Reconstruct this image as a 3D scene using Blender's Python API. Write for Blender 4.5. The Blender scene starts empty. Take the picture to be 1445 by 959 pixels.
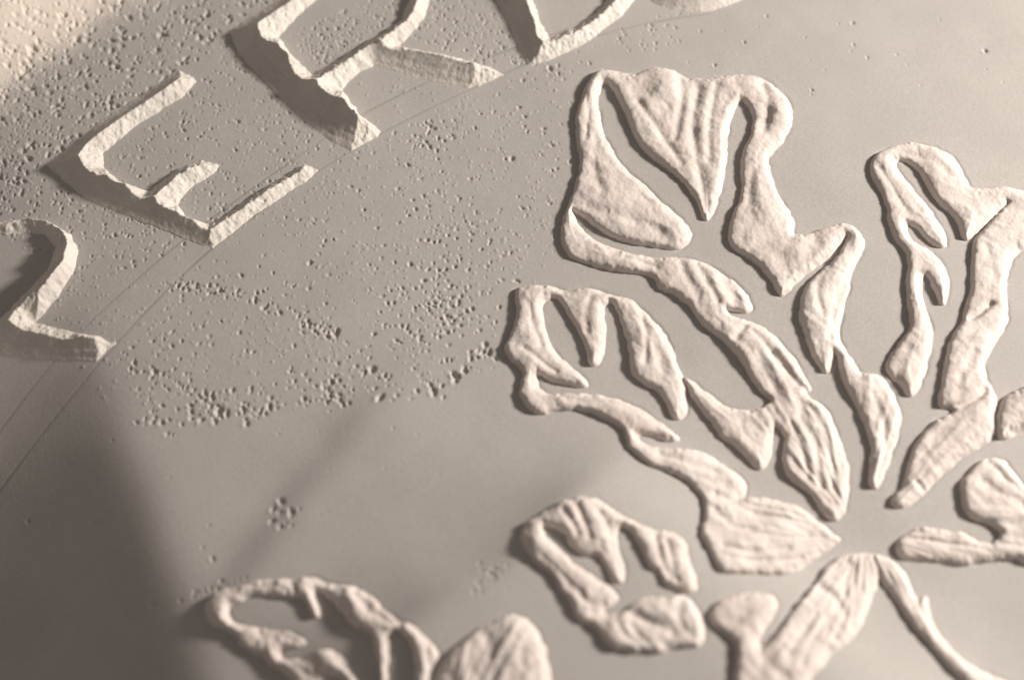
import bpy, math
import numpy as np
from mathutils import Vector, Matrix

# ------------------------------------------------------------------ scene, camera, light
sc = bpy.context.scene
COL = sc.collection
U = 0.00025                      # one drawing unit = 0.25 mm
W, H = 1445.0, 959.0
TILT = math.radians(30)
LENS, SENS = 60.0, 36.0
DIST = (W * U) / (2 * (SENS / 2) / LENS)

cam_d = bpy.data.cameras.new('camera')
cam = bpy.data.objects.new('camera', cam_d)
COL.objects.link(cam)
cam_d.lens = LENS
cam_d.sensor_width = SENS
cam_d.clip_start = 0.01
cam_d.clip_end = 50
cam.location = (0, -DIST * math.sin(TILT), DIST * math.cos(TILT))
cam.rotation_euler = (TILT, 0, 0)
sc.camera = cam
cam_d.dof.use_dof = True
cam_d.dof.focus_distance = DIST * 1.045
cam_d.dof.aperture_fstop = 4.2

world = bpy.data.worlds.new('World')
sc.world = world
world.use_nodes = True
bg = world.node_tree.nodes['Background']
bg.inputs[0].default_value = (1.0, 0.885, 0.785, 1)
bg.inputs[1].default_value = 0.20

# one small lamp low on the right
LAMP_POS = Vector((0.90, 0.21, 0.44))
ld = bpy.data.lights.new('desk_lamp_light', 'AREA')
ld.shape = 'DISK'
ld.size = 0.11
ld.energy = 18.8
ld.color = (1.0, 0.915, 0.83)
lamp = bpy.data.objects.new('desk_lamp_light', ld)
COL.objects.link(lamp)
lamp.location = LAMP_POS
lamp.rotation_euler = (Vector((0, 0, 0)) - LAMP_POS).to_track_quat('-Z', 'Y').to_euler()

sc.view_settings.view_transform = 'Standard'
sc.view_settings.look = 'None'
sc.view_settings.exposure = 0.0
sc.view_settings.gamma = 1.0
sc.view_settings.use_curve_mapping = False
sc.render.engine = 'CYCLES'

# ------------------------------------------------------------------ picture point -> point of the panel (drawing units)
def px(p):
    """point of the photograph -> where that line of sight meets the panel surface"""
    q = px0(p)
    if GROUND_READY:
        for _ in range(5):
            q = px0(p, ground(q[..., 0], q[..., 1]))
    return q

GROUND_READY = False

def px0(p, z=0.0):
    p = np.asarray(p, float)
    k = SENS / LENS / W
    dx = (p[..., 0] - W / 2) * k
    dy = -(p[..., 1] - H / 2) * k
    c, s = math.cos(TILT), math.sin(TILT)
    # camera axes: right=(1,0,0) up=(0,c,s) back=(0,-s,c)
    rx = dx
    ry = dy * c + s
    rz = dy * s - c
    t = (DIST * c - z * U) / -rz
    x = rx * t
    y = -DIST * s + ry * t
    return np.stack([x, y], -1) / U

# ------------------------------------------------------------------ numpy noise
def _hash(ix, iy, seed):
    h = (ix.astype(np.int64) * 374761393 + iy.astype(np.int64) * 668265263 + seed * 1442695041) & 0x7fffffff
    h = ((h ^ (h >> 13)) * 1274126177) & 0x7fffffff
    h = h ^ (h >> 16)
    return (h & 0xffff) / 65535.0 * 2 - 1

def vnoise(x, y, seed=0):
    ix, iy = np.floor(x), np.floor(y)
    fx, fy = x - ix, y - iy
    fx = fx * fx * fx * (fx * (fx * 6 - 15) + 10)
    fy = fy * fy * fy * (fy * (fy * 6 - 15) + 10)
    a = _hash(ix, iy, seed); b = _hash(ix + 1, iy, seed)
    c = _hash(ix, iy + 1, seed); d = _hash(ix + 1, iy + 1, seed)
    return (a * (1 - fx) + b * fx) * (1 - fy) + (c * (1 - fx) + d * fx) * fy

def fbm(x, y, seed=0, octs=3):
    r = 0; a = 1.0; f = 1.0
    for o in range(octs):
        r = r + a * vnoise(x * f + o * 17.3, y * f - o * 9.1, seed + o)
        a *= .5; f *= 2.03
    return r

def lnoise(x, y, seed=0):
    """noise with flat triangular facets"""
    ix, iy = np.floor(x), np.floor(y)
    fx, fy = x - ix, y - iy
    a = _hash(ix, iy, seed); b = _hash(ix + 1, iy, seed); c = _hash(ix, iy + 1, seed); d = _hash(ix + 1, iy + 1, seed)
    return np.where(fx + fy < 1, a + (b - a) * fx + (c - a) * fy, d + (c - d) * (1 - fx) + (b - d) * (1 - fy))

def sig(x):
    return 1 / (1 + np.exp(-np.clip(x, -40, 40)))

def soft(x):
    return np.where(x > 20, x, np.log1p(np.exp(np.clip(x, -40, 20))))

# ------------------------------------------------------------------ distances
def seg_dist(X, Y, a, b):
    dx, dy = b[0] - a[0], b[1] - a[1]
    l2 = dx * dx + dy * dy + 1e-9
    t = np.clip(((X - a[0]) * dx + (Y - a[1]) * dy) / l2, 0, 1)
    return np.hypot(X - a[0] - t * dx, Y - a[1] - t * dy)

def line_dist(X, Y, pts):
    r = np.full(X.shape, 1e9)
    for a, b in zip(pts[:-1], pts[1:]):
        r = np.minimum(r, seg_dist(X, Y, a, b))
    return r

def sdf(X, Y, loops):
    d = np.full(X.shape, 1e9)
    ins = np.zeros(X.shape, bool)
    for pts in loops:
        n = len(pts)
        for i in range(n):
            a, b = pts[i], pts[(i + 1) % n]
            d = np.minimum(d, seg_dist(X, Y, a, b))
            if a[1] != b[1]:
                c = (a[1] > Y) != (b[1] > Y)
                xi = (b[0] - a[0]) * (Y - a[1]) / (b[1] - a[1]) + a[0]
                ins ^= c & (X < xi)
    return np.where(ins, d, -d)

def chaikin(pts, n=2, closed=True):
    p = np.asarray(pts, float)
    for _ in range(n):
        q = np.roll(p, -1, 0) if closed else p[1:]
        s = p if closed else p[:-1]
        m = np.empty((len(s) * 2, 2))
        m[0::2] = s * .78 + q * .22
        m[1::2] = s * .22 + q * .78
        if not closed:
            m = np.vstack([p[:1], m, p[-1:]])
        p = m
    return p

# ------------------------------------------------------------------ circle of the inscription
def circ(a, b, c):
    ax, ay = a; bx, by = b; cx, cy = c
    d = 2 * (ax * (by - cy) + bx * (cy - ay) + cx * (ay - by))
    ux = ((ax**2 + ay**2) * (by - cy) + (bx**2 + by**2) * (cy - ay) + (cx**2 + cy**2) * (ay - by)) / d
    uy = ((ax**2 + ay**2) * (cx - bx) + (bx**2 + by**2) * (ax - cx) + (cx**2 + cy**2) * (bx - ax)) / d
    return np.array((ux, uy)), math.hypot(ax - ux, ay - uy)

CC, CR = circ(*px([(131, 525), (445, 243), (840, 52)]))
RIM0 = np.hypot(*(px((95, 62)) - CC))

def along(X, Y, a, b):
    a, b = px0(a), px0(b)
    d = (b - a) / np.hypot(*(b - a))
    s = (X - a[0]) * d[0] + (Y - a[1]) * d[1]
    t = (X - a[0]) * -d[1] + (Y - a[1]) * d[0]
    return s / np.hypot(*(b - a)), t      # 0..1 along, signed distance to its left

def ground(X, Y):
    """broad undulation of the cast panel"""
    g = 3 * fbm(X / 420, Y / 420, 5, 2) + 0.3 * fbm(X / 90, Y / 90, 8, 2)
    # a fall of the surface, shaped so the lower left corner goes dark (t > 0 lies to the right of the line)
    s, t = along(X, Y, (285, 940), (150, 560))
    t = -t + 14 * vnoise(Y / 130, X * 0, 3)
    m = .10 + .90 * sig((1.22 - s) / .2)
    lim = 420.0
    g = g - 0.46 * (soft(-t / 17) * 17 - soft((-t - lim) / 40) * 40) * m
    # short step (crease)
    s, t = along(X, Y, (335, 835), (530, 548))
    t = -t + 16 * vnoise(s * 2.6, s * 0 + 4, 4)
    m = sig((s + .12) / .06) * sig((1.02 - s) / .10)
    g = g + 11.5 * sig(t / 14) * m
    # kink: falls slowly towards it, then flat
    s, t = along(X, Y, (590, 905), (890, 640))
    t = -t + 22 * vnoise(s * 2.3, s * 0 + 1, 6)
    m = sig((s + .3) / .10) * sig((1.0 - s) / .10)
    g = g + m * 36.0 * np.exp(np.clip(-soft(-t / 10) * 10, -900, 0) / 75)
    # rim of the medallion, rising outwards
    r = np.hypot(X - CC[0], Y - CC[1]) - RIM0 + 14 * fbm(X / 90, Y / 90, 21, 1)
    g = g + 0.55 * (soft(r / 22) * 22 - soft((r - 150) / 20) * 20)
    return g

GROUND_READY = True

# ------------------------------------------------------------------ materials
def material(name, col, col2, rough, bump, bscale, spots=None):
    m = bpy.data.materials.new(name)
    m.use_nodes = True
    nt = m.node_tree; N = nt.nodes; L = nt.links
    b = N['Principled BSDF']
    b.inputs['Roughness'].default_value = rough
    b.inputs['Specular IOR Level'].default_value = 0.25
    tc = N.new('ShaderNodeTexCoord')
    n1 = N.new('ShaderNodeTexNoise'); n1.inputs['Scale'].default_value = 38; n1.inputs['Detail'].default_value = 8
    n1.inputs['Roughness'].default_value = .62
    L.new(tc.outputs['Object'], n1.inputs['Vector'])
    r1 = N.new('ShaderNodeValToRGB')
    r1.color_ramp.elements[0].position = .36; r1.color_ramp.elements[0].color = (*col, 1)
    r1.color_ramp.elements[1].position = .66; r1.color_ramp.elements[1].color = (*col2, 1)
    L.new(n1.outputs['Fac'], r1.inputs['Fac'])
    n2 = N.new('ShaderNodeTexNoise'); n2.inputs['Scale'].default_value = 1500; n2.inputs['Detail'].default_value = 3
    L.new(tc.outputs['Object'], n2.inputs['Vector'])
    mx = N.new('ShaderNodeMix'); mx.data_type = 'RGBA'; mx.blend_type = 'MULTIPLY'
    mr = N.new('ShaderNodeMapRange'); mr.inputs[1].default_value = .3; mr.inputs[2].default_value = .7
    mr.inputs[3].default_value = .9; mr.inputs[4].default_value = 1.06
    L.new(n2.outputs['Fac'], mr.inputs[0])
    mx.inputs[0].default_value = 1.0
    L.new(r1.outputs['Color'], mx.inputs[6]); L.new(mr.outputs[0], mx.inputs[7])
    L.new(mx.outputs[2], b.inputs['Base Color'])
    n3 = N.new('ShaderNodeTexNoise'); n3.inputs['Scale'].default_value = bscale; n3.inputs['Detail'].default_value = 6
    n3.inputs['Roughness'].default_value = .6
    L.new(tc.outputs['Object'], n3.inputs['Vector'])
    bp = N.new('ShaderNodeBump'); bp.inputs['Strength'].default_value = bump; bp.inputs['Distance'].default_value = .0006
    L.new(n3.outputs['Fac'], bp.inputs['Height'])
    L.new(bp.outputs['Normal'], b.inputs['Normal'])
    return m

M_GROUND = material('smooth_grey_plaster', (.442, .42, .402), (.474, .452, .433), .62, .15, 700)
M_LEAF = material('chalky_plaster', (.635, .562, .53), (.69, .632, .597), .8, .35, 300)
M_LETTER = material('crumbly_plaster', (.62, .578, .54), (.73, .69, .645), .8, .7, 650)

# ------------------------------------------------------------------ mesh from a height grid
def grid_mesh(name, xs, ys, Z, mat, keep=None, parent=None):
    nx, ny = len(xs), len(ys)
    X, Y = np.meshgrid(xs, ys)
    co = np.stack([X * U, Y * U, Z * U], -1).reshape(-1, 3)
    i = np.arange(nx - 1)[None, :] + np.arange(ny - 1)[:, None] * nx
    q = np.stack([i, i + 1, i + 1 + nx, i + nx], -1).reshape(-1, 4)
    if keep is not None:
        k = (keep[:-1, :-1] | keep[1:, :-1] | keep[:-1, 1:] | keep[1:, 1:]).reshape(-1)
        q = q[k]
        used = np.zeros(len(co), bool); used[q.reshape(-1)] = True
        idx = np.cumsum(used) - 1
        q = idx[q]; co = co[used]
    ctr = np.zeros(3)
    if keep is not None:                       # origin at the foot of the piece
        ctr = np.append((co.min(0)[:2] + co.max(0)[:2]) / 2, co[:, 2].min())
        co = co - ctr
    me = bpy.data.meshes.new(name)
    me.vertices.add(len(co)); me.vertices.foreach_set('co', co.astype(np.float32).reshape(-1))
    me.loops.add(q.size); me.loops.foreach_set('vertex_index', q.astype(np.int32).reshape(-1))
    me.polygons.add(len(q))
    me.polygons.foreach_set('loop_start', np.arange(0, q.size, 4, dtype=np.int32))
    me.polygons.foreach_set('use_smooth', np.ones(len(q), bool))
    me.update(calc_edges=True)
    me.materials.append(mat)
    o = bpy.data.objects.new(name, me)
    COL.objects.link(o)
    o.location = ctr
    if parent:
        o.parent = parent
        o.matrix_parent_inverse = Matrix.Translation(-parent.location)
    return o

def tag(o, label, cat, group=None):
    o['label'] = label; o['category'] = cat
    if group: o['group'] = group
    return o

STEP = 1.4

# ------------------------------------------------------------------ the panel surface with pits and guide lines
rng = np.random.default_rng(11)
corner = px([(0, 0), (W, 0), (0, H), (W, H)])
x0, x1 = corner[:, 0].min(), corner[:, 0].max()
y0, y1 = corner[:, 1].min(), corner[:, 1].max()
def axis(a, b):
    core = np.arange(a - 25, b + 25, STEP)
    ext = np.cumsum(np.concatenate([np.linspace(2, 24, 24), np.full(22, 24.)]))
    return np.concatenate([core[0] - ext[::-1], core, core[-1] + ext])
gx, gy = axis(x0, x1), axis(y0, y1)
GX, GY = np.meshgrid(gx, gy)
GZ = ground(GX, GY)
PEN = np.zeros_like(GX)           # faint pencil along the guide lines
# guide lines scratched along the foot of the letters
for pts, dep in (([(-60, 775), (22, 661), (131, 525), (212, 432), (289, 357), (370, 296), (445, 243), (537, 188), (620, 146), (702, 108), (770, 78), (840, 50), (937, 28), (1000, 20)], 1.1),
                 ([(-40, 660), (0, 608), (70, 516), (131, 451), (190, 396), (254, 341), (340, 277), (430, 214), (517, 157), (600, 117), (700, 76), (800, 42)], .8)):
    c = chaikin(px(pts), 2, False)
    b0, b1 = c.min(0) - 8, c.max(0) + 8
    ix = slice(*np.searchsorted(gx, (b0[0], b1[0]))); iy = slice(*np.searchsorted(gy, (b0[1], b1[1])))
    d = line_dist(GX[iy, ix], GY[iy, ix], c)
    wv = .45 + .55 * sig(vnoise(GX[iy, ix] / 90, GY[iy, ix] / 90, 31) * 6)
    GZ[iy, ix] -= .35 * dep * wv * np.exp(-(d / 1.9) ** 2)
    PEN[iy, ix] = np.maximum(PEN[iy, ix], dep * wv * np.exp(-(d / 1.5) ** 2))

pits = []                         # x, y, radius, depth factor (picture points)
def scatter(n, cx, cy, sx, sy, ang, r0, r1):
    a = math.radians(ang)
    for _ in range(n):
        u, v = rng.normal(0, sx), rng.normal(0, sy)
        pits.append((cx + u * math.cos(a) - v * math.sin(a), cy + u * math.sin(a) + v * math.cos(a), rng.uniform(r0, r1) ** 1, rng.uniform(.5, 1)))
def trail(n, pts, w, r0, r1):
    pts = np.asarray(pts, float)
    for _ in range(n):
        f = rng.uniform(0, len(pts) - 1.001); i = int(f); p = pts[i] + (pts[i + 1] - pts[i]) * (f - i)
        pits.append((p[0] + rng.normal(0, w), p[1] + rng.normal(0, w), rng.uniform(r0, r1), rng.uniform(.6, 1.1)))
def field(n, poly, r0, r1):
    poly = np.asarray(poly, float); lo, hi = poly.min(0), poly.max(0); c = 0
    while c < n:
        p = rng.uniform(lo, hi)
        if sdf(np.array([p[0]]), np.array([p[1]]), [poly])[0] > 0:
            r = r0 + (r1 - r0) * rng.random() ** 2.2
            pits.append((p[0], p[1], r, rng.uniform(.5, 1.0))); c += 1
field(1100, [(-40, -40), (430, -40), (330, 60), (250, 100), (60, 240), (0, 320), (-40, 330)], 1.8, 5.2)
field(260, [(-20, 230), (60, 240), (280, 345), (120, 400), (0, 330)], 1.6, 3.2)
field(340, [(150, 225), (280, 120), (330, 60), (480, 200), (430, 230), (300, 320), (220, 268)], 1.5, 3.2)
field(200, [(400, 50), (560, -20), (560, 40), (480, 90), (445, 95)], 1.6, 3.2)
field(230, [(570, 50), (600, -10), (690, -20), (740, 90), (690, 95)], 1.6, 3.2)
field(60, [(720, 100), (960, 0), (960, 60), (820, 100), (760, 130)], 1.6, 3.4)
field(520, [(160, 470), (300, 350), (520, 200), (700, 110), (830, 100), (790, 350), (700, 420), (700, 520), (400, 580), (200, 600)], 1.5, 3.6)
field(26, [(850, 10), (1440, 0), (1440, 200), (1140, 140), (1090, 100), (900, 90)], 1.5, 3.0)
field(22, [(160, 470), (700, 500), (480, 740), (240, 800)], 1.4, 2.6)
trail(100, [(215, 405), (280, 405), (330, 412), (390, 440), (440, 462), (475, 468)], 5, 1.6, 3.6)
trail(75, [(200, 598), (240, 588), (300, 575), (330, 576), (380, 566), (440, 550), (480, 540)], 15, 1.8, 4.4)
trail(40, [(170, 500), (215, 525), (260, 545), (300, 555)], 8, 1.6, 3.8)
trail(30, [(590, 556), (630, 540), (655, 520), (680, 500), (690, 490)], 4, 2.2, 5.2)
scatter(150, 620, 435, 45, 30, -40, 1.8, 3.8)
scatter(36, 610, 190, 26, 14, -10, 1.8, 3.4)
scatter(50, 545, 530, 50, 24, -25, 1.8, 4.0)
scatter(16, 405, 722, 14, 10, -50, 2, 4.2)
scatter(30, 690, 815, 16, 14, -50, 1.6, 3.0)
scatter(14, 300, 828, 30, 6, -20, 1.8, 3.4)
scatter(80, 640, 330, 60, 40, 0, 1.6, 3.4)
trail(18, [(260, 590), (320, 588), (372, 574), (400, 570)], 7, 2.4, 5.0)
for p in ((473, 469, 5.5), (525, 521, 6), (536, 561, 6), (372, 434, 4.5), (437, 371, 4), (640, 528, 5), (690, 497, 5), (311, 579, 5.5), (320, 583, 5), (218, 524, 4.5), (380, 574, 5), (397, 707, 5), (776, 97, 4.5), (722, 224, 4.5), (292, 22, 4.5), (84, 23, 4), (20, 33, 4), (40, 85, 4), (1203, 33, 3.2), (1390, 72, 4), (1008, 92, 3), (40, 735, 3.2), (300, 788, 3.4), (513, 296, 3), (576, 304, 3), (600, 200, 3.5), (606, 208, 3.5), (595, 206, 3), (618, 196, 3), (165, 95, 4.5), (183, 98, 4.5), (60, 83, 3.6), (45, 160, 3.4), (1050, 60, 2.8), (1145, 127, 2.6)):
    pits.append((*p, 1.0))
for (u, v, r, k) in pits:
    c = px((u, v))
    r *= .92
    e = rng.uniform(.75, 1.4); a = rng.uniform(0, 3.14)
    R = r * 3
    i0, i1 = np.searchsorted(gx, (c[0] - R, c[0] + R)); j0, j1 = np.searchsorted(gy, (c[1] - R, c[1] + R))
    if i1 <= i0 or j1 <= j0: continue
    dx = GX[j0:j1, i0:i1] - c[0]; dy = GY[j0:j1, i0:i1] - c[1]
    p = (dx * math.cos(a) + dy * math.sin(a)) * e; q = (-dx * math.sin(a) + dy * math.cos(a)) / e
    d2 = (p * p + q * q) / (r * r)
    GZ[j0:j1, i0:i1] += -k * r * .86 * np.exp(-d2 ** 1.5 * 1.1) + k * r * .28 * np.exp(-(((dx + .95 * r) ** 2 + (dy + .55 * r) ** 2) / (r * r)) * 1.6)
for poly, n in (([(-40, -40), (430, -40), (330, 60), (250, 100), (60, 240), (0, 320), (-40, 330)], 900), ([(0, 300), (280, 100), (520, 0), (760, 0), (800, 110), (780, 350), (700, 500), (420, 580), (170, 620)], 1500)):
    pl = np.asarray(poly, float)
    P = rng.uniform(pl.min(0), pl.max(0), (n * 2, 2))
    P = P[sdf(P[:, 0], P[:, 1], [pl]) > 0]
    P = P[(vnoise(P[:, 0] / 60, P[:, 1] / 60, 71) + rng.uniform(-.6, .6, len(P))) > 0]
    for c in px(P):
        r = rng.uniform(1.1, 1.9)
        i0, i1 = np.searchsorted(gx, (c[0] - 6, c[0] + 6)); j0, j1 = np.searchsorted(gy, (c[1] - 6, c[1] + 6))
        d2 = ((GX[j0:j1, i0:i1] - c[0]) ** 2 + (GY[j0:j1, i0:i1] - c[1]) ** 2) / (r * r)
        GZ[j0:j1, i0:i1] += rng.uniform(.5, 1.4) * np.exp(-d2)
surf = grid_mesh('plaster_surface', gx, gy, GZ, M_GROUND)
surf['kind'] = 'structure'
rim = sig((np.hypot(GX - CC[0], GY - CC[1]) - RIM0 + 14 * fbm(GX / 90, GY / 90, 21, 1) + 9 * fbm(GX / 16, GY / 16, 22, 2) + 8) / 11)  # where the rim's lit brightness is painted in as paler cream
at = surf.data.attributes.new('lit_rim', 'FLOAT', 'POINT')
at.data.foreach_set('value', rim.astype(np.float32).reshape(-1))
at = surf.data.attributes.new('pencil', 'FLOAT', 'POINT')
at.data.foreach_set('value', PEN.astype(np.float32).reshape(-1))
nt = M_GROUND.node_tree
an = nt.nodes.new('ShaderNodeAttribute'); an.attribute_name = 'pencil'
pm = nt.nodes.new('ShaderNodeMix'); pm.data_type = 'RGBA'
lk = nt.nodes['Principled BSDF'].inputs['Base Color'].links[0]
rn = nt.nodes.new('ShaderNodeAttribute'); rn.attribute_name = 'lit_rim'
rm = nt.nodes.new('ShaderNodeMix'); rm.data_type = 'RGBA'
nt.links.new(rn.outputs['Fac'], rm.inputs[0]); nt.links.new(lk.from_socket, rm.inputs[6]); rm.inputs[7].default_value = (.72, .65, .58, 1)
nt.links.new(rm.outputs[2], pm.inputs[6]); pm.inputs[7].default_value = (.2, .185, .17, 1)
ml = nt.nodes.new('ShaderNodeMath'); ml.operation = 'MULTIPLY'; ml.inputs[1].default_value = .6; ml.use_clamp = True
nt.links.new(an.outputs['Fac'], ml.inputs[0]); nt.links.new(ml.outputs[0], pm.inputs[0])
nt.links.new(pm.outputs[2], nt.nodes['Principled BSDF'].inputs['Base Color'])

# ------------------------------------------------------------------ relief pieces
LC = px((1215, 752))              # where the veins of the large leaf meet
LC2 = px((640, 1090))

def moat(xs, ys, d, depth, wid, seed):
    """the tool leaves a narrow channel in the ground round each raised piece"""
    i0, i1 = np.searchsorted(gx, (xs[0], xs[-1])); j0, j1 = np.searchsorted(gy, (ys[0], ys[-1]))
    fx = (gx[i0:i1] - xs[0]) / STEP; fy = (gy[j0:j1] - ys[0]) / STEP
    ix = np.clip(fx.astype(int), 0, len(xs) - 2); iy = np.clip(fy.astype(int), 0, len(ys) - 2)
    ax = (fx - ix)[None, :]; ay = (fy - iy)[:, None]
    q = lambda a, b: d[np.ix_(iy + a, ix + b)]
    D = (q(0, 0) * (1 - ax) + q(0, 1) * ax) * (1 - ay) + (q(1, 0) * (1 - ax) + q(1, 1) * ax) * ay
    k = .1 + .9 * sig(7 * vnoise(GX[j0:j1, i0:i1] / 28, GY[j0:j1, i0:i1] / 28, seed) )
    MOAT[j0:j1, i0:i1] = np.maximum(MOAT[j0:j1, i0:i1], depth * k * np.where(D > -1, 1, np.exp(-((D + 1) / wid) ** 2)))

MOAT = np.zeros_like(GX)

def bbox_axes(loops, m=14):
    p = np.vstack(loops)
    lo, hi = p.min(0) - m, p.max(0) + m
    return np.arange(lo[0], hi[0], STEP), np.arange(lo[1], hi[1], STEP)

def relief(name, poly, parent, h0=13, w=4.5, rise=.10, rough=1.0, grow=2.2, creases=(), bumps=(), centre=None, seed=1):
    loop = chaikin(px(poly), 2)
    xs, ys = bbox_axes([loop])
    X, Y = np.meshgrid(xs, ys)
    d = sdf(X, Y, [loop])
    d = d + grow + 1.3 * fbm(X / 11, Y / 11, 40 + seed, 2) * rough
    moat(xs, ys, d, 1.0, 2.2, 200 + seed)
    gyd, gxd = np.gradient(d, STEP)
    gl = np.hypot(gxd, gyd) + 1e-6
    facing = sig(5 * (-(gxd * .95 + gyd * .25) / gl - .25))       # edges worn round on the right, left sharp on the left
    w = w * (.55 + 1.3 * facing)
    c = LC if centre is None else centre
    rr = np.hypot(X - c[0], Y - c[1]); th = np.arctan2(Y - c[1], X - c[0])
    streak = fbm(rr / 110, th * 19, 60 + seed, 2)
    lump = fbm(X / 40, Y / 40, 80 + seed, 2)
    wx, wy = X + 7 * vnoise(X / 25, Y / 25, 120 + seed), Y + 7 * vnoise(X / 25, Y / 25, 121 + seed)
    scrape = lnoise(rr / 34 + .3 * vnoise(X / 30, Y / 30, 122), th * 22, 123 + seed) + .55 * lnoise(wx / 13, wy / 13, 124 + seed)
    facet = np.abs(fbm(X / 22, Y / 22, 85 + seed, 2))
    grain = fbm(X / 5, Y / 5, 90 + seed, 2)
    dp = np.maximum(d, 0)
    inner = 1 - np.exp(-dp / 5)
    h = h0 * (1 - np.exp(-dp / w)) + rise * np.minimum(dp, 40) + 1.5 * np.exp(-((dp - 11) / 5) ** 2) * facing * sig(3 * vnoise(X / 45, Y / 45, 95 + seed))
    h = h + inner * (1.0 * streak + 1.6 * lump - .4 * facet + 1.5 * scrape) * rough + (0.15 + .14 * inner) * grain * rough
    for pts, wd, dep in creases:
        cl = chaikin(px(pts), 2, False)
        q = line_dist(X, Y, cl)
        h = h - inner * dep * np.exp(-(q / wd) ** 2)
    for u, v, r, a in bumps:
        b = px((u, v))
        h = h + inner * a * np.exp(-((X - b[0]) ** 2 + (Y - b[1]) ** 2) / (r * r))
    h = np.where(d > 0, np.maximum(h, .3 * np.minimum(dp, 4)), np.maximum(d * h0 / w, -7))
    o = grid_mesh(name, xs, ys, ground(X, Y) + h, M_LEAF, d > -1.2, parent)
    return o

def letter(name, loops, label, k=.8, ks=None, hmax=60):
    """hipped ridge over an outline: every edge rises with its own steepness; ks = {(loop, edge): steepness}"""
    ks = ks or {}
    ls = [px(l) for l in loops]
    xs, ys = bbox_axes(ls)
    X, Y = np.meshgrid(xs, ys)
    d = sdf(X, Y, ls)
    jit = .9 * fbm(X / 10, Y / 10, 140, 2)
    h = np.full(X.shape, 1e9); sm = np.zeros(X.shape)
    for li, l in enumerate(ls):
        n = len(l)
        for i in range(n):
            ke = ks.get((li, i), k)
            q = np.maximum(seg_dist(X, Y, l[i], l[(i + 1) % n]) + jit * (.5 if ke < .84 else 1.9), 0)
            if ke < .84:                       # long hollow-ground face with faint tool lines
                f = ke * q * (.6 + .4 * np.minimum(q / 42, 1.2)) + .35 * vnoise(q / 3.2 + 40 * i, q * 0 + li, 153)
            else:
                f = ke * q
            sm = np.where(f < h, float(ke < .84), sm)
            h = np.minimum(h, f)
    d = d + jit
    inner = 1 - np.exp(-np.maximum(d, 0) / 5)
    h = h + inner * ((1 - .8 * sm) * (1.1 * fbm(X / 4.5, Y / 4.5, 151, 2) - 1.6 * np.maximum(vnoise(X / 6, Y / 6, 155) - .45, 0) * 2) + (.8 - .5 * sm) * fbm(X / 15, Y / 15, 152, 2))
    h = np.where(d > 0, h, np.maximum(d * 1.2, -6))
    o = grid_mesh(name, xs, ys, ground(X, Y) + h, M_LETTER, d > -1.2)
    tag(o, label, 'letter', 'raised letters along the rim')
    return o

# ---- letters
letter('raised_letter', [
    [(0, 313), (35, 308), (70, 314), (101, 331), (110, 354), (105, 381), (83, 418), (50, 455), (105, 469), (140, 475), (163, 484), (136, 511), (70, 508), (0, 500), (-60, 488), (-30, 570), (-2, 640), (-14, 668), (-70, 640), (-215, 585), (-235, 545), (-200, 470), (-150, 400), (-80, 345)],
    [(0, 334), (38, 327), (64, 332), (78, 350), (71, 374), (41, 408), (4, 445), (-24, 470), (-70, 480), (-120, 520), (-165, 500), (-120, 420), (-60, 355)]],
    'raised letter R cut off by the left edge of the picture', .85, {(0, 8): 1.5, (0, 9): 1.5, (0, 12): .7, (0, 13): .7, (0, 11): .7, **{(0, i): 2.3 for i in (1, 2, 3, 4, 5, 6)}, **{(1, i): 1.0 for i in (2, 3, 4, 5, 6)}})
letter('raised_letter', [
    [(66, 234), (130, 180), (200, 134), (252, 98), (278, 115), (256, 138), (196, 175), (145, 216), (148, 237), (175, 261), (210, 271), (250, 238), (285, 226), (311, 232), (302, 245), (267, 266), (250, 289), (264, 306), (296, 317), (360, 274), (430, 231), (448, 240), (438, 251), (367, 298), (300, 350), (285, 347), (200, 313), (120, 281)]],
    'raised letter E with three arms, whole in view', .85, {**{(0, i): 2.1 for i in (8, 9, 16, 17)}, **{(0, i): .82 for i in (25, 26, 27)}, **{(0, i): .7 for i in (0, 1, 2)}})
letter('raised_letter', [
    [(322, 42), (390, 2), (440, -34), (510, -64), (570, -60), (602, -36), (607, 0), (598, 26), (579, 50), (562, 66), (634, 79), (694, 96), (711, 106), (677, 121), (660, 126), (617, 117), (567, 104), (527, 93), (508, 101), (483, 126), (508, 163), (537, 186), (532, 194), (494, 213), (467, 200), (433, 173), (383, 127), (336, 77)],
    [(394, 53), (420, 22), (452, -4), (500, -30), (545, -34), (570, -20), (578, 0), (566, 28), (540, 46), (500, 70), (477, 86), (440, 106), (413, 80)]],
    'raised letter R at the top with its slanting leg in full view', .85, {**{(0, i): 2.1 for i in (19, 20)}, **{(0, i): .6 for i in (23, 24, 25, 26, 27)}, **{(0, i): .7 for i in (0, 1, 2)}, **{(0, i): .75 for i in (14, 15, 16)}, **{(0, i): 1.2 for i in (9, 10)}, **{(1, i): 2.1 for i in (11, 12)}})
letter('raised_letter', [
    [(640, -120), (760, -170), (880, -150), (925, -70), (896, 0), (880, 20), (847, 46), (813, 69), (774, 86), (744, 93), (734, 75), (716, 33), (698, 0), (660, -70)],
    [(715, -90), (770, -130), (850, -120), (885, -70), (857, 0), (840, 18), (813, 38), (776, 54), (764, 36), (752, 0)]],
    'raised letter D above the large leaf, its top cut off', .85, {**{(0, i): .6 for i in (9, 10, 11, 12, 13)}, **{(1, i): 1.6 for i in (7, 8, 9)}})
t = np.linspace(0, 2 * np.pi, 40, endpoint=False)
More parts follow.
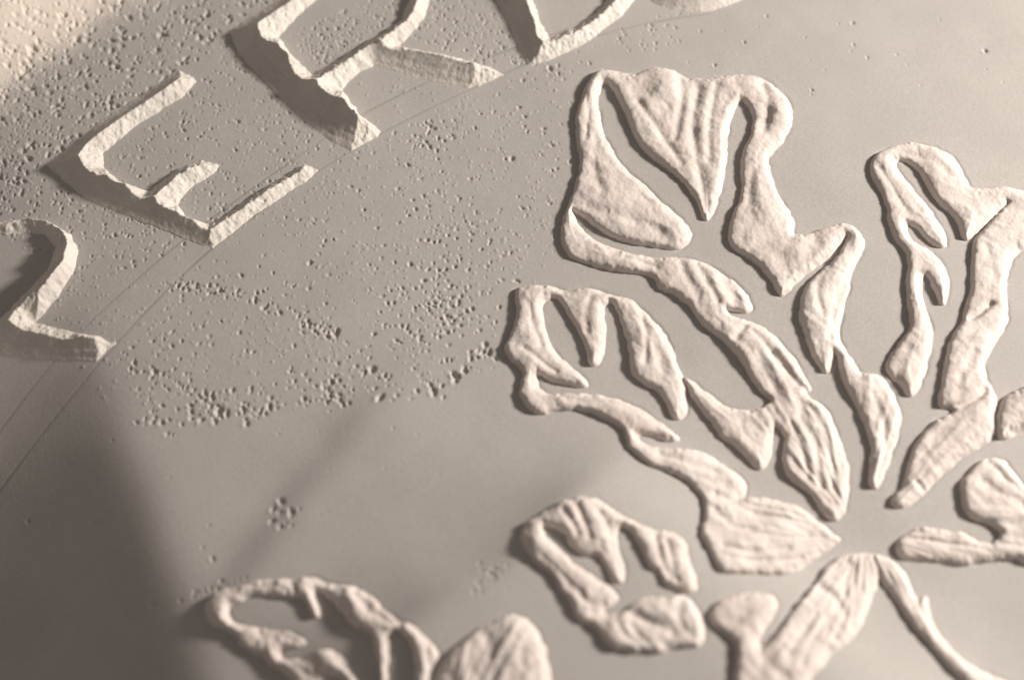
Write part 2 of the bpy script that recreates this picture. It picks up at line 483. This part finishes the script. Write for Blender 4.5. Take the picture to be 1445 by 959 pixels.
letter('raised_letter', [
    np.stack([995 + 118 * np.cos(t) - 10 * np.sin(t), -90 + 108 * np.sin(t) - 6 * np.cos(t)], -1),
    np.stack([995 + 84 * np.cos(t) - 10 * np.sin(t), -94 + 76 * np.sin(t) - 6 * np.cos(t)], -1)],
    'rounded foot of a raised letter cut off by the top edge, right of the D', .8)

def empty(name, loc, label, cat, group):
    o = bpy.data.objects.new(name, None)
    COL.objects.link(o)
    o.location = (loc[0] * U, loc[1] * U, 0)
    tag(o, label, cat, group)
    return o

# ---- the large leaf
leaf = empty('maple_leaf', LC, 'large raised maple leaf with a curving stem, filling the right half', 'leaf', 'raised maple leaves')
top_lobe = [
    (838, 104), (858, 100), (890, 108), (905, 104), (925, 97), (940, 97), (955, 104), (968, 113), (1000, 113), (1020, 110), (1045, 107), (1070, 110), (1090, 120), (1110, 140), (1118, 160), (1115, 180), (1101, 203), (1082, 223), (1086, 246), (1096, 273), (1110, 296), (1120, 313), (1117, 335), (1144, 331), (1173, 321), (1191, 316), (1206, 322), (1217, 335), (1218, 350), (1209, 367), (1200, 388), (1194, 411), (1187, 440), (1181, 466), (1183, 482), (1194, 497), (1204, 512), (1213, 530), (1238, 528), (1254, 544), (1263, 568), (1271, 592), (1263, 620), (1251, 655), (1239, 689), (1228, 688), (1226, 664), (1232, 634), (1225, 608), (1216, 588), (1210, 571), (1196, 552), (1188, 531), (1184, 505), (1176, 494), (1174, 510), (1166, 529), (1150, 508), (1141, 484), (1129, 452), (1130, 426), (1140, 400), (1160, 384), (1185, 362), (1199, 334), (1194, 332), (1180, 352), (1154, 374), (1124, 397), (1102, 421), (1094, 402), (1082, 385), (1062, 365), (1036, 351), (1027, 335), (1034, 308), (1047, 281), (1049, 261), (1047, 232), (1049, 214), (1060, 194), (1065, 168), (1052, 143), (1042, 143), (1031, 165), (1024, 191), (1024, 220), (1021, 249), (1011, 284), (1000, 311), (993, 309), (982, 279), (964, 255), (941, 238), (917, 220), (897, 197), (885, 165), (868, 127), (856, 115), (846, 122), (842, 140), (844, 160), (849, 187), (862, 214), (882, 241), (906, 261), (929, 284), (947, 299), (964, 313), (975, 328), (969, 344), (956, 351), (938, 350), (914, 346), (877, 340), (848, 325), (820, 302), (808, 298), (812, 313), (824, 331), (848, 346), (872, 355), (900, 361), (926, 367), (950, 364), (978, 368), (1007, 379), (1030, 396), (1051, 414), (1060, 434), (1054, 441), (1040, 440), (1024, 436), (1030, 446), (1056, 454), (1077, 463), (1103, 487), (1121, 510), (1133, 531), (1145, 550), (1134, 552), (1140, 563), (1157, 570), (1170, 587), (1181, 614), (1191, 641), (1196, 663), (1196, 690), (1192, 714), (1182, 734), (1170, 730), (1157, 717), (1149, 700), (1135, 687), (1119, 679), (1108, 665), (1104, 646), (1109, 622), (1104, 606), (1094, 600), (1088, 610), (1088, 628), (1084, 647), (1075, 664), (1058, 652), (1043, 631), (1019, 617), (1002, 592), (983, 568), (970, 546), (962, 532), (981, 543), (1004, 561), (1028, 578), (1056, 581), (1078, 577), (1092, 566), (1078, 556), (1065, 541), (1054, 522), (1039, 499), (1016, 475), (990, 457), (974, 431), (952, 415), (932, 409), (926, 393), (908, 386), (870, 382), (835, 374), (800, 362), (793, 340), (793, 319), (798, 302), (807, 281), (817, 252), (820, 226), (815, 197), (813, 170), (818, 150), (826, 127)]
relief('lobe', top_lobe, leaf, 9, 4, .06, seed=1,
       creases=[([(985, 130), (975, 180), (985, 240), (996, 300)], 8, 4), ([(958, 108), (962, 150), (952, 200)], 7, 3.0), ([(1010, 125), (1000, 170), (1000, 230)], 6, 2.5),
                ([(900, 150), (930, 190), (960, 235)], 6, 2.2), ([(1075, 120), (1085, 150), (1078, 185)], 8, 3.2), ([(1020, 395), (1034, 415), (1040, 432)], 10, 5), ([(1090, 500), (1112, 528), (1126, 546)], 6, 4.5),
                ([(1128, 590), (1150, 630), (1158, 690)], 6, 3.5), ([(1115, 600), (1132, 640), (1140, 675)], 5, 3), ([(1145, 580), (1168, 620), (1176, 690)], 5, 2.4), ([(1050, 600), (1062, 612), (1066, 622)], 8, 2),
                ([(835, 300), (880, 310), (930, 330)], 10, 2), ([(1038, 480), (1046, 470), (1055, 458)], 6, 3.5), ([(958, 370), (968, 395), (985, 420)], 7, 3.2), ([(985, 378), (998, 402), (1012, 428)], 6, 3.2), ([(1165, 380), (1150, 410), (1160, 450)], 6, 2.6), ([(1190, 400), (1176, 440), (1170, 480)], 5, 2.2), ([(1230, 560), (1248, 600), (1246, 650)], 6, 2.8), ([(1060, 470), (1080, 490), (1098, 520)], 5, 2.4), ([(880, 368), (900, 372), (925, 380)], 5, 2), ([(840, 200), (836, 240), (850, 275)], 7, 2.0), ([(1100, 225), (1060, 240), (1056, 290)], 7, 2.2), ([(828, 140), (830, 170), (826, 200)], 4, 2), ([(1060, 355), (1080, 345), (1104, 338)], 8, 2.0)],
       bumps=[(935, 130, 26, 5), (1095, 165, 18, 3), (1075, 300, 28, 3), (860, 285, 26, 2), (950, 330, 16, 4)])
side_lobe = [
    (729, 407), (748, 404), (771, 404), (786, 409), (800, 414), (818, 408), (835, 408), (853, 415), (870, 419), (888, 423), (902, 436), (923, 456), (937, 474), (949, 497), (955, 518), (962, 530), (968, 550), (968, 578), (960, 592), (948, 588), (942, 568), (930, 552), (908, 540), (893, 530), (890, 506), (888, 484), (880, 460), (872, 436), (864, 424), (853, 430), (850, 445), (853, 470), (851, 496), (843, 516), (832, 514), (828, 490), (816, 466), (802, 440), (790, 420), (778, 418), (766, 424), (763, 440), (768, 466), (776, 488), (788, 505), (806, 520), (824, 535), (829, 545), (815, 545), (797, 541), (777, 536), (762, 526), (754, 532), (758, 548), (770, 558), (806, 556), (847, 559), (882, 567), (917, 588), (946, 608), (959, 620), (946, 622), (925, 616), (905, 612), (898, 618), (912, 630), (940, 635), (962, 633), (989, 638), (1013, 652), (1035, 668), (1052, 682), (1050, 696), (1040, 703), (1074, 702), (1100, 709), (1123, 714), (1138, 724), (1158, 741), (1175, 754), (1186, 761), (1169, 771), (1146, 788), (1123, 805), (1100, 809), (1076, 808), (1056, 807), (1024, 808), (1017, 804), (1009, 788), (998, 767), (989, 753), (994, 735), (997, 715), (989, 697), (975, 681), (950, 667), (920, 656), (893, 638), (884, 622), (880, 604), (858, 591), (823, 578), (790, 577), (757, 586), (737, 566), (733, 552), (741, 530), (733, 518), (718, 503), (712, 491), (720, 480), (728, 459), (731, 436), (728, 420)]
relief('lobe', side_lobe, leaf, 9, 4, .06, seed=2,
       creases=[([(1008, 722), (1030, 745), (1060, 752)], 6, 3), ([(1020, 772), (1060, 785), (1110, 778)], 5, 3), ([(1010, 700), (1030, 708), (1046, 704)], 7, 5), ([(905, 450), (925, 490), (935, 530)], 8, 2.4), ([(740, 495), (760, 510), (785, 528)], 5, 3), ([(1040, 730), (1090, 735), (1140, 755)], 6, 2),
                ([(895, 612), (915, 622), (940, 628)], 5, 4), ([(835, 420), (826, 440), (828, 470)], 6, 2.5), ([(860, 570), (890, 580), (930, 600)], 5, 2.2), ([(930, 645), (965, 655), (1010, 670)], 6, 2.4), ([(745, 430), (752, 460), (764, 490)], 5, 2.2), ([(1030, 790), (1090, 795), (1130, 790)], 4, 2.5), ([(905, 440), (912, 480), (910, 515)], 5, 2.6), ([(790, 560), (800, 568), (850, 572)], 5, 2)],
       bumps=[(745, 440, 16, 3), (1090, 750, 40, 3), (915, 480, 20, 3)])
low_lobe = [
    (754, 731), (770, 721), (795, 707), (817, 702), (836, 703), (855, 712), (876, 727), (901, 740), (925, 750), (955, 754), (966, 764), (971, 788), (979, 815), (982, 832), (970, 834), (952, 829), (938, 821), (934, 808), (917, 799), (911, 783), (904, 764), (890, 746), (874, 742), (866, 756), (874, 783), (880, 805), (876, 821), (865, 818), (855, 799), (845, 782), (825, 783), (808, 767), (792, 747), (774, 740), (764, 744), (771, 759), (790, 780), (817, 802), (841, 818), (860, 832), (872, 843), (862, 854), (845, 864), (862, 868), (884, 864), (895, 851), (917, 843), (939, 845), (957, 840), (974, 845), (983, 859), (994, 886), (990, 909), (971, 911), (944, 911), (933, 920), (895, 919), (868, 916), (855, 905), (846, 887), (830, 879), (814, 870), (806, 848), (792, 832), (784, 816), (773, 802), (754, 789), (741, 772), (736, 753), (744, 738)]
relief('lobe', low_lobe, leaf, 9, 4, .06, rough=1.2, seed=3,
       creases=[([(895, 870), (920, 880), (948, 892)], 8, 4), ([(960, 850), (955, 880), (975, 900)], 6, 3), ([(812, 712), (822, 735), (832, 760)], 6, 4), ([(925, 760), (930, 785), (945, 815)], 6, 4), ([(838, 868), (855, 872), (868, 868)], 7, 4), ([(890, 885), (900, 900), (915, 912)], 5, 3), ([(795, 722), (806, 738), (815, 755)], 5, 3.5), ([(845, 725), (858, 745), (866, 775)], 5, 3), ([(765, 790), (790, 812), (820, 838)], 5, 2.5), ([(940, 765), (948, 795), (955, 820)], 5, 3), ([(800, 830), (825, 850), (850, 858)], 5, 2.4), ([(870, 880), (880, 900), (900, 912)], 5, 2.4)],
       bumps=[(760, 765, 14, 3), (835, 720, 14, 2), (920, 860, 16, 3), (880, 895, 20, 3)])
relief('lobe', [(1001, 866), (1012, 849), (1036, 840), (1065, 838), (1088, 838), (1098, 851), (1088, 869), (1077, 889), (1068, 906), (1074, 918), (1094, 900), (1105, 884), (1126, 854), (1149, 825), (1169, 797), (1187, 784), (1215, 781), (1236, 783), (1250, 796), (1243, 812), (1236, 823), (1228, 843), (1219, 866), (1210, 889), (1193, 907), (1172, 918), (1164, 936), (1140, 954), (1130, 1000), (1080, 1040), (1040, 1010), (1037, 959), (1040, 930), (1042, 913), (1035, 900), (1018, 889), (1006, 880)],
       leaf, 9, 4, .06, seed=4,
       creases=[([(1155, 830), (1175, 842), (1192, 870)], 6, 3), ([(1150, 870), (1125, 905), (1112, 925)], 5, 3), ([(1165, 875), (1140, 915), (1130, 940)], 5, 2.6), ([(1070, 920), (1090, 945), (1110, 960)], 7, 2.5), ([(1195, 850), (1188, 830), (1200, 800)], 6, 2)])
relief('stem', [(1231, 782), (1256, 789), (1277, 811), (1288, 838), (1296, 850), (1303, 842), (1309, 846), (1308, 868), (1327, 899), (1352, 927), (1377, 945), (1412, 959), (1450, 975), (1450, 995), (1400, 980), (1362, 962), (1340, 942), (1315, 914), (1287, 879), (1265, 846), (1247, 818), (1236, 806)], leaf, 9, 4, .08, seed=5)
relief('lobe', [(1229, 235), (1236, 220), (1252, 211), (1281, 203), (1308, 206), (1340, 218), (1352, 235), (1363, 259), (1373, 268), (1395, 268), (1419, 265), (1445, 270), (1490, 292), (1490, 325), (1450, 345), (1431, 358), (1422, 379), (1417, 408), (1420, 430), (1420, 455), (1402, 486), (1388, 508), (1388, 533), (1402, 553), (1406, 580), (1406, 612), (1385, 627), (1354, 645), (1326, 670), (1295, 702), (1276, 717), (1254, 712), (1270, 692), (1276, 686), (1282, 658), (1288, 633), (1301, 614), (1320, 595), (1350, 582), (1340, 574), (1323, 574), (1329, 545), (1335, 508), (1342, 479), (1358, 456), (1362, 438), (1367, 426), (1372, 399), (1372, 361), (1374, 342), (1392, 322), (1420, 293), (1424, 286), (1404, 304), (1380, 325), (1361, 341), (1356, 323), (1347, 306), (1325, 286), (1308, 262), (1296, 238), (1272, 224), (1262, 228), (1266, 243), (1287, 268), (1308, 294), (1328, 320), (1336, 346), (1324, 348), (1310, 340), (1294, 322), (1282, 314), (1276, 322), (1286, 342), (1308, 352), (1325, 367), (1336, 384), (1338, 413), (1330, 432), (1321, 414), (1314, 396), (1305, 386), (1298, 398), (1302, 428), (1310, 450), (1314, 473), (1313, 489), (1304, 520), (1295, 551), (1283, 560), (1270, 542), (1248, 519), (1257, 504), (1270, 483), (1285, 467), (1284, 443), (1280, 414), (1280, 390), (1284, 370), (1278, 355), (1264, 338), (1254, 315), (1254, 297), (1246, 276), (1232, 253)],
       leaf, 9, 4.2, .06, seed=6, rough=.9,
       creases=[([(1262, 535), (1272, 548)], 6, 4), ([(1396, 432), (1384, 444), (1368, 452)], 5, 6), ([(1340, 578), (1358, 574), (1376, 566), (1390, 552)], 5, 6), ([(1300, 690), (1292, 684)], 4, 4), ([(1372, 500), (1356, 530), (1350, 560)], 7, 2), ([(1270, 222), (1310, 225), (1335, 250)], 7, 2), ([(1240, 240), (1262, 275), (1280, 305)], 6, 2), ([(1300, 640), (1330, 620), (1365, 600)], 8, 2), ([(1390, 350), (1400, 380), (1392, 420)], 8, 2), ([(1420, 300), (1440, 300), (1460, 310)], 8, 2)])
relief('lobe', [(1405, 606), (1408, 580), (1420, 560), (1445, 546), (1490, 540), (1490, 598), (1445, 604), (1412, 622)], leaf, 12, 5, .1, seed=7)
relief('lobe', [(1355, 690), (1362, 672), (1383, 652), (1402, 646), (1416, 650), (1433, 672), (1448, 692), (1490, 712), (1490, 800), (1445, 796), (1436, 786), (1383, 791), (1362, 797), (1326, 790), (1277, 789), (1262, 776), (1270, 760), (1301, 743), (1318, 748), (1340, 752), (1360, 752), (1374, 762), (1395, 769), (1408, 764), (1414, 750), (1398, 737), (1376, 733), (1361, 722)], leaf, 9, 4, .06, seed=8,
       creases=[([(1385, 680), (1410, 700), (1440, 712)], 7, 2.5), ([(1300, 760), (1330, 768), (1370, 775)], 6, 2), ([(1395, 655), (1418, 680), (1445, 700)], 5, 2)])

# ---- the small leaf at the lower edge
leaf2 = empty('maple_leaf', LC2, 'raised maple leaf at the lower edge, only the tips of its lobes in view', 'leaf', 'raised maple leaves')
relief('lobe', [(288, 865), (294, 848), (302, 836), (317, 830), (327, 828), (354, 823), (373, 817), (398, 817), (418, 819), (433, 813), (450, 817), (464, 824), (480, 828), (497, 825), (514, 834), (531, 848), (542, 861), (553, 867), (562, 878), (580, 880), (595, 893), (606, 906), (620, 922), (614, 936), (606, 960), (606, 1000), (588, 1000), (586, 959), (584, 915), (574, 900), (563, 890), (552, 892), (549, 906), (546, 935), (544, 1000), (536, 1000), (537, 959), (533, 922), (526, 899), (512, 886), (497, 883), (485, 867), (470, 849), (456, 835), (444, 834), (447, 846), (454, 863), (453, 872), (443, 872), (435, 855), (427, 842), (416, 846), (398, 842), (373, 839), (350, 841), (340, 849), (324, 854), (322, 866), (330, 878), (348, 884), (385, 888), (418, 892), (434, 906), (424, 914), (400, 914), (394, 922), (398, 931), (427, 929), (446, 917), (466, 915), (485, 926), (498, 944), (508, 965), (520, 1000), (500, 1000), (490, 964), (482, 954), (460, 955), (460, 1000), (440, 1000), (412, 955), (398, 946), (381, 940), (373, 927), (356, 923), (344, 913), (331, 896), (313, 888), (300, 882)],
       leaf2, 8.5, 4, .08, rough=1.3, centre=LC2, grow=.6, seed=9,
       creases=[([(415, 824), (418, 835), (420, 848)], 5, 5), ([(500, 838), (512, 850), (525, 870)], 6, 4), ([(535, 868), (548, 878), (566, 884)], 5, 4), ([(360, 828), (390, 826), (405, 836)], 6, 3), ([(365, 900), (390, 898), (410, 902)], 8, 3)])
relief('lobe', [(610, 1000), (618, 950), (635, 922), (653, 906), (670, 891), (693, 879), (715, 870), (735, 870), (749, 882), (760, 900), (769, 917), (773, 939), (776, 959), (776, 1000), (730, 1050), (660, 1050)], leaf2, 10, 6, .12, rough=1.2, centre=LC2, seed=10,
       creases=[([(738, 925), (734, 950), (736, 975)], 7, 2.5), ([(690, 900), (700, 930), (690, 965)], 9, 2)])

co = np.empty(len(surf.data.vertices) * 3, np.float32)
surf.data.vertices.foreach_get('co', co)
co = co.reshape(-1, 3); co[:, 2] -= (MOAT * U).reshape(-1).astype(np.float32)
surf.data.vertices.foreach_set('co', co.reshape(-1)); surf.data.update()
print('tris', sum(len(o.data.polygons) * 2 for o in COL.objects if o.type == 'MESH'))
